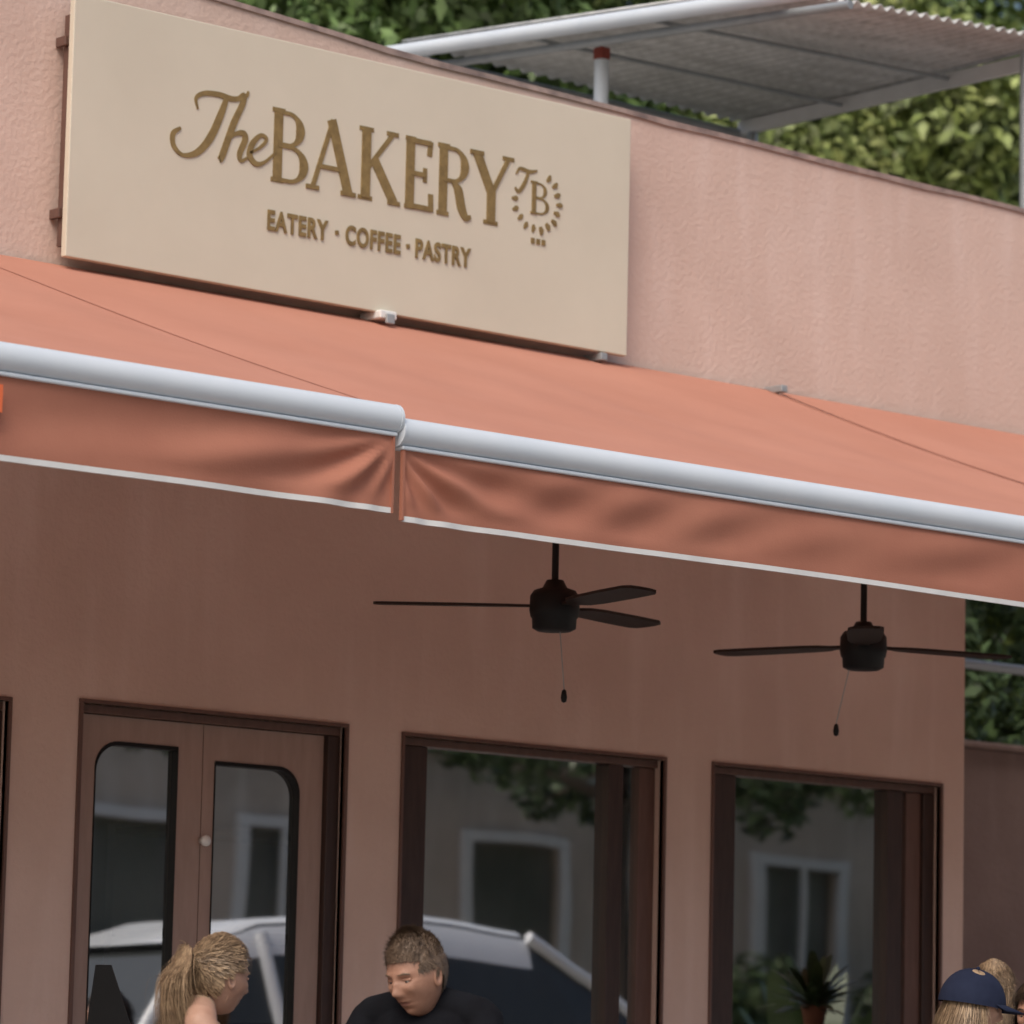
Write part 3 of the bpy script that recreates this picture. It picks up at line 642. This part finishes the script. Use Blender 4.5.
    if style=='pony':
        for _ in range(3000):
            p=hvA[rng.integers(len(hvA))]; pts=[]; jj=rng.normal(size=3)*.004
            for t in (0,.25,.5,.75,1):
                q=p*(1-t)+tie*t; nn=q/np.array([W,.096,.118]); r=np.linalg.norm(nn); q=q/r*1.0 if r<1.0 else q; nq=q/np.linalg.norm(q)
                pts.append(q+nq*(.011*(1-.3*t)+rng.uniform(0,.006))+jj*math.sin(math.pi*t))
            strand(pts,.0012)
        for _ in range(2000):
            a=rng.normal(size=2)*.55; l=rng.uniform(.12,.25); s0=tie+np.array([a[0]*.010,-.012,a[1]*.010]); sp=.034
            pts=[s0,s0+np.array([a[0]*sp*.6,-.035,.008+a[1]*.02]),s0+np.array([a[0]*sp,-.058+a[1]*sp*.8,-l*.3]),s0+np.array([a[0]*sp*1.2,-.055+a[1]*sp,-l*.65]),s0+np.array([a[0]*sp*1.5,-.035+a[1]*sp,-l])]
            strand([np.array(x) for x in spline(pts,3)],.0013)
        vv,ff=capsule(tie+np.array([0,-.006,0]),.013,tie+np.array([0,-.014,0]),.013); add('hair_tie',vv,ff,M['black'])
        for _ in range(260):
            a=rng.uniform(-1,1); p=np.array([a*.06,.05+rng.uniform(-.05,.02),.08-.02*abs(a)]); strand([p,p+np.array([a*.02,.015,.006]),p+np.array([a*.035,.01,-.05])],.0006)
    if style in('long','cap'):
        for _ in range(4200):
            g=rng.uniform(.18,.82)*2*math.pi; c,s_=math.sin(g),math.cos(g)
            if s_>.25: continue
            p=np.array([c*W*1.04,s_*.100,rng.uniform(-.02,.02 if style=='cap' else .07)]); l=rng.uniform(.14,.24)
            j=rng.normal(size=3)*.008; top=[] if style=='cap' else [p*np.array([.7,.7,1])+np.array([0,0,.04])]
            strand(top+[p,p+np.array([c*.014,s_*.01,-l*.4])+j,p+np.array([c*.012,s_*.004-.012,-l])+j*2],.0018)
        if style=='long':
            for _ in range(2500):
                p=hvA[rng.integers(len(hvA))]; n=p/np.linalg.norm(p); q=p*np.array([1.25,1.1,.55])
                strand([p+n*.002,(p+q)/2+n*.012,q+n*.006],.0016)
    if sv: add('hair_strands',sv,sf,hair,False)
    if style=='cap':
        cv=[];cf=[];n_=40
        for k in range(11):
            t=math.pi/2*k/10; r=math.cos(t)
            for i in range(n_):
                a=2*math.pi*i/n_; cv.append((.100*r**.9*math.sin(a),.120*r**.9*math.cos(a)-.004,-.002+.128*math.sin(t)*(1-.10*math.sin(a)**2)))
        for k in range(10):
            for i in range(n_): j=(i+1)%n_; cf.append((k*n_+i,k*n_+j,(k+1)*n_+j,(k+1)*n_+i))
        add('cap_crown',cv,cf,M['tnavy'])
        bv=[];bf=[]
        for i in range(17):
            a=math.radians(-62+124*i/16)
            for t in (0,.5,1): rr=.068*math.cos(a)**.7 if math.cos(a)>0 else 0; bv.append((.098*math.sin(a)*(1-.05*t),.116*math.cos(a)+rr*t,.006+.006*math.cos(a*1.2)-.016*t))
        for i in range(16):
            for k in range(2): bf.append((3*i+k,3*i+k+1,3*i+k+4,3*i+k+3))
        b=add('cap_brim',bv,bf,M['tnavy']); b.modifiers.new('s','SOLIDIFY').thickness=.004
        vv,ff=capsule((0,0,.125),.008,(0,0,.126),.008); add('cap_button',vv,ff,M['tnavy'])

def person(name,head,facing,hf=.12,hpitch=10,hyaw=0,hroll=0,female=False,skin=None,shirt=None,hair=None,style='short',sleeve=True,sc=1.0,shz=None,armspread=0):
    E=empty(name); rz=facing-math.pi/2; off=rotz((0,hf,0),rz); E.location=(head[0]-off.x,head[1]-off.y,0); E.rotation_euler=(0,0,rz)
    hz=head[2]; sh=shz or hz-.14; sw=.155 if female else .185; lean=hf
    chest_y=lean*.62; tw=1.0 if not female else .86
    T=[]
    def add(p1,r1,p2,r2,g,sx=1,sy=1): T.append((Vector(p1),r1,Vector(p2),r2,g,sx,sy))
    pz=.52
    add((-.06,0,pz),.115,(.06,0,pz),.115,'pants')
    add((0,0,pz+.02),.125*tw,(0,lean*.3,pz+.2),.115*tw,'shirt',1.15,.85)
    add((0,lean*.3,pz+.16),.118*tw,(0,chest_y*.95,sh-.13),.13*tw,'shirt',1.18,.85)
    add((-.075*tw,chest_y,sh-.10),.085*tw,(.075*tw,chest_y,sh-.10),.085*tw,'shirt')
    for s in (-1,1):
        add((s*.035,chest_y,sh-.005),.048*tw,(s*(sw-.02),chest_y,sh-.045),.056*tw,'shirt' if sleeve else ('skin' ))
        if female: add((s*.065,chest_y+.075,sh-.20),.05,(s*.06,chest_y+.07,sh-.19),.05,'shirt')
        sx_=s*sw; S0=(sx_,chest_y,sh-.06); el=(s*(sw+.07+armspread),chest_y+.12,sh-.27); wr=(s*.10,chest_y+.33,max(.80,sh-.20))
        mid=tuple((S0[i]*.25+el[i]*.75) for i in range(3))
        add(S0,.055*tw,mid,.050*tw,'shirt' if sleeve else 'skin'); add(mid,.040*tw,el,.038*tw,'skin'); add(el,.038*tw,wr,.025*tw,'skin')
        wr=Vector(wr); fd=Vector((-s*.45,.85,-.12)).normalized(); sd=Vector((s*.85,.45,0)).normalized()
        pc=wr+fd*.085; add(wr,.022,pc-sd*.012,.020,'skin'); add(pc-sd*.026,.013,pc+sd*.026,.013,'skin'); add(wr+fd*.03+sd*.012,.018,pc+sd*.02,.014,'skin')
        for q,l in ((-.03,.062),(-.010,.075),(.011,.07),(.031,.055)):
            b0=pc+sd*q; m_=b0+fd*l*.55+Vector((0,0,.006)); e_=m_+fd*l*.4-Vector((0,0,.016)); add(b0,.0098,m_,.009,'skin'); add(m_,.009,e_,.0078,'skin')
        tb=wr+fd*.03-sd*.02; tm=tb-sd*.035+fd*.03; te=tm+fd*.03-sd*.004; add(tb,.013,tm,.011,'skin'); add(tm,.011,te,.009,'skin')
        hp=(s*.09,.02,pz-.01); kn=(s*.11,.44,.50); an=(s*.10,.42,.09); to=(s*.11,.56,.035)
        add(hp,.088*tw+.006,kn,.058,'pants'); add(kn,.057,an,.038,'pants'); add(an,.036,to,.034,'shoe'); add((s*.10,.38,.045),.036,(s*.105,.5,.04),.04,'shoe')
    nb=Vector((0,chest_y-.005,sh-.01)); nt_=Vector((0,lean-.03,hz-.06)); add(nb,.058*tw,nt_,.053*tw,'skin')
    V=[];F=[]
    for p1,r1,p2,r2,g,sx,sy in T:
        a,b=capsule(p1,r1,p2,r2,sx,sy); k=len(V); V+=a; F+=[tuple(i+k for i in q) for q in b]
    tmp=mk('tmp',V,F,skin); r=tmp.modifiers.new('r','REMESH'); r.mode='VOXEL'; r.voxel_size=.0065; s_=tmp.modifiers.new('s','SMOOTH'); s_.iterations=5; s_.factor=.5
    bpy.context.view_layer.update(); me=bpy.data.meshes.new_from_object(tmp.evaluated_get(bpy.context.evaluated_depsgraph_get())); bpy.data.objects.remove(tmp)
    me.materials.clear()
    for m in (skin,shirt,M['jean'],M['black']): me.materials.append(m)
    n=len(me.polygons); C_=np.zeros(n*3); me.polygons.foreach_get('center',C_); C_=C_.reshape(-1,3); best=np.full(n,1e9); mi=np.zeros(n,int); gi={'skin':0,'shirt':1,'pants':2,'shoe':3}
    for p1,r1,p2,r2,g,sx,sy in T:
        a=np.array(p1);d=np.array(p2)-a; t=np.clip(((C_-a)@d)/(d@d+1e-12),0,1); dist=np.linalg.norm(C_-a-t[:,None]*d,axis=1)/((r1+(r2-r1)*t)*(sx+sy)/2)
        u=dist<best; best[u]=dist[u]; mi[u]=gi[g]
    if not sleeve:
        st=(np.abs(np.abs(C_[:,0])-.075)<.011)&(C_[:,2]>sh-.16)&(mi==0)&(np.abs(C_[:,1]-chest_y)<.1); mi[st]=1
        up=(mi==1)&(C_[:,2]>sh-.105)&(~st)&(np.abs(np.abs(C_[:,0])-.075)>.011); mi[up]=0
    me.polygons.foreach_set('material_index',mi.astype(np.int32)); me.polygons.foreach_set('use_smooth',np.ones(n,bool)); me.update()
    o=bpy.data.objects.new('body',me); COL.objects.link(o); o.parent=E
    Mh=Matrix.Translation((0,lean,hz))@Matrix.Rotation(math.radians(hyaw),4,'Z')@Matrix.Rotation(math.radians(-hpitch),4,'X')@Matrix.Rotation(math.radians(hroll),4,'Y')@Matrix.Scale(sc,4)
    make_head(E,skin,hair,style,female,Mh)
    chair(E.location.x,E.location.y,rz)
    return E
def ang(v): return math.atan2(v[1],v[0])
person('man',(7.785,-3.02,1.062),ang((-.90,-.44)),hf=.20,hpitch=17,hyaw=-20,hroll=3,skin=M['skinM'],shirt=M['tblk'],hair=M['hairM'],style='short',shz=.995)
person('woman',(7.375,-2.622,1.045),ang((.80,-.60)),hf=.14,hpitch=6,hyaw=36,female=True,skin=M['skinF'],shirt=M['tbeige'],hair=M['hairF'],style='pony',sleeve=False,shz=.965,sc=.92)
table('cafe_table',7.52,-3.10,.75,.27,M['wood'])
person('seated_person',(10.22,-2.94,1.055),ang((.85,-.5)),hf=.1,hpitch=8,skin=M['skinF'],shirt=M['tnavy'],hair=M['hairF'],style='cap',female=True,shz=.93,sc=.95)
person('seated_person',(11.10,-2.22,1.135),ang((.9,.3)),hf=.1,hpitch=4,skin=M['skinF'],shirt=M['tbeige'],hair=M['hairF'],style='long',female=True,shz=.97,sc=.85)
person('seated_person',(10.84,-2.68,1.04),ang((-.9,-.2)),hf=.1,hpitch=4,skin=M['skinM'],shirt=M['tblk'],hair=M['hairD'],style='long',shz=.90)
table('cafe_table',10.5,-2.45,.75,.25,M['wood'])
CH=empty('high_stool',(7.98,-1.25,0),math.radians(-40)); box('seat',-.15,.15,-.15,.15,.66,.7,M['black'],CH,.02)
v=[(-.07,-.17,.7),(.07,-.17,.7),(.075,-.19,.9),(.00,-.21,1.11),(-.05,-.21,1.11),(-.075,-.19,.9)]; b=mk('backrest',v,[(0,1,2,3,4,5)],M['black'],CH); b.modifiers.new('s','SOLIDIFY').thickness=.02
for a,b_ in ((-1,-1),(1,-1),(1,1),(-1,1)): tube('leg',(a*.17,b_*.17,0),(a*.12,b_*.12,.66),.014,M['black'],CH)

# ------------------------------------------------------------------ light
w=bpy.data.worlds.new('World'); S.world=w; w.use_nodes=True; nt=w.node_tree; bg=nt.nodes['Background']
sky=nt.nodes.new('ShaderNodeTexSky'); sky.sky_type='NISHITA'; sky.sun_disc=False
el=math.radians(50); az=math.radians(236)
sky.sun_elevation=el; sky.sun_rotation=az; sky.air_density=1.0; sky.dust_density=5; sky.ozone_density=.6
nt.links.new(sky.outputs[0],bg.inputs[0]); bg.inputs[1].default_value=.15
sd=bpy.data.lights.new('sun','SUN'); sd.energy=1.25; sd.angle=math.radians(35); sd.color=(1,.96,.90)
so=bpy.data.objects.new('sun',sd); COL.objects.link(so)
dirv=Vector((math.sin(az)*math.cos(el),math.cos(az)*math.cos(el),math.sin(el))); so.rotation_euler=dirv.to_track_quat('Z','Y').to_euler(); so.location=dirv*30
S.view_settings.view_transform='Standard'; S.view_settings.look='None'; S.view_settings.exposure=0

# ------------------------------------------------------------------ camera
yaw,p,r=map(math.radians,(49.34,8.02,1.28))
F=Vector((math.cos(yaw)*math.cos(p),math.sin(yaw)*math.cos(p),math.sin(p))); R0=Vector((math.sin(yaw),-math.cos(yaw),0)); U0=R0.cross(F)
R=R0*math.cos(r)+U0*math.sin(r); U=-R0*math.sin(r)+U0*math.cos(r)
cd=bpy.data.cameras.new('camera'); cam=bpy.data.objects.new('camera',cd); COL.objects.link(cam)
cam.matrix_world=Matrix(((R.x,U.x,-F.x,0),(R.y,U.y,-F.y,-12.46),(R.z,U.z,-F.z,.7),(0,0,0,1)))
cd.sensor_width=36; cd.lens=36*4200/1024; cd.clip_end=1000; cd.clip_start=.1
cd.dof.use_dof=True; cd.dof.focus_distance=13.6; cd.dof.aperture_fstop=4.0
S.camera=cam
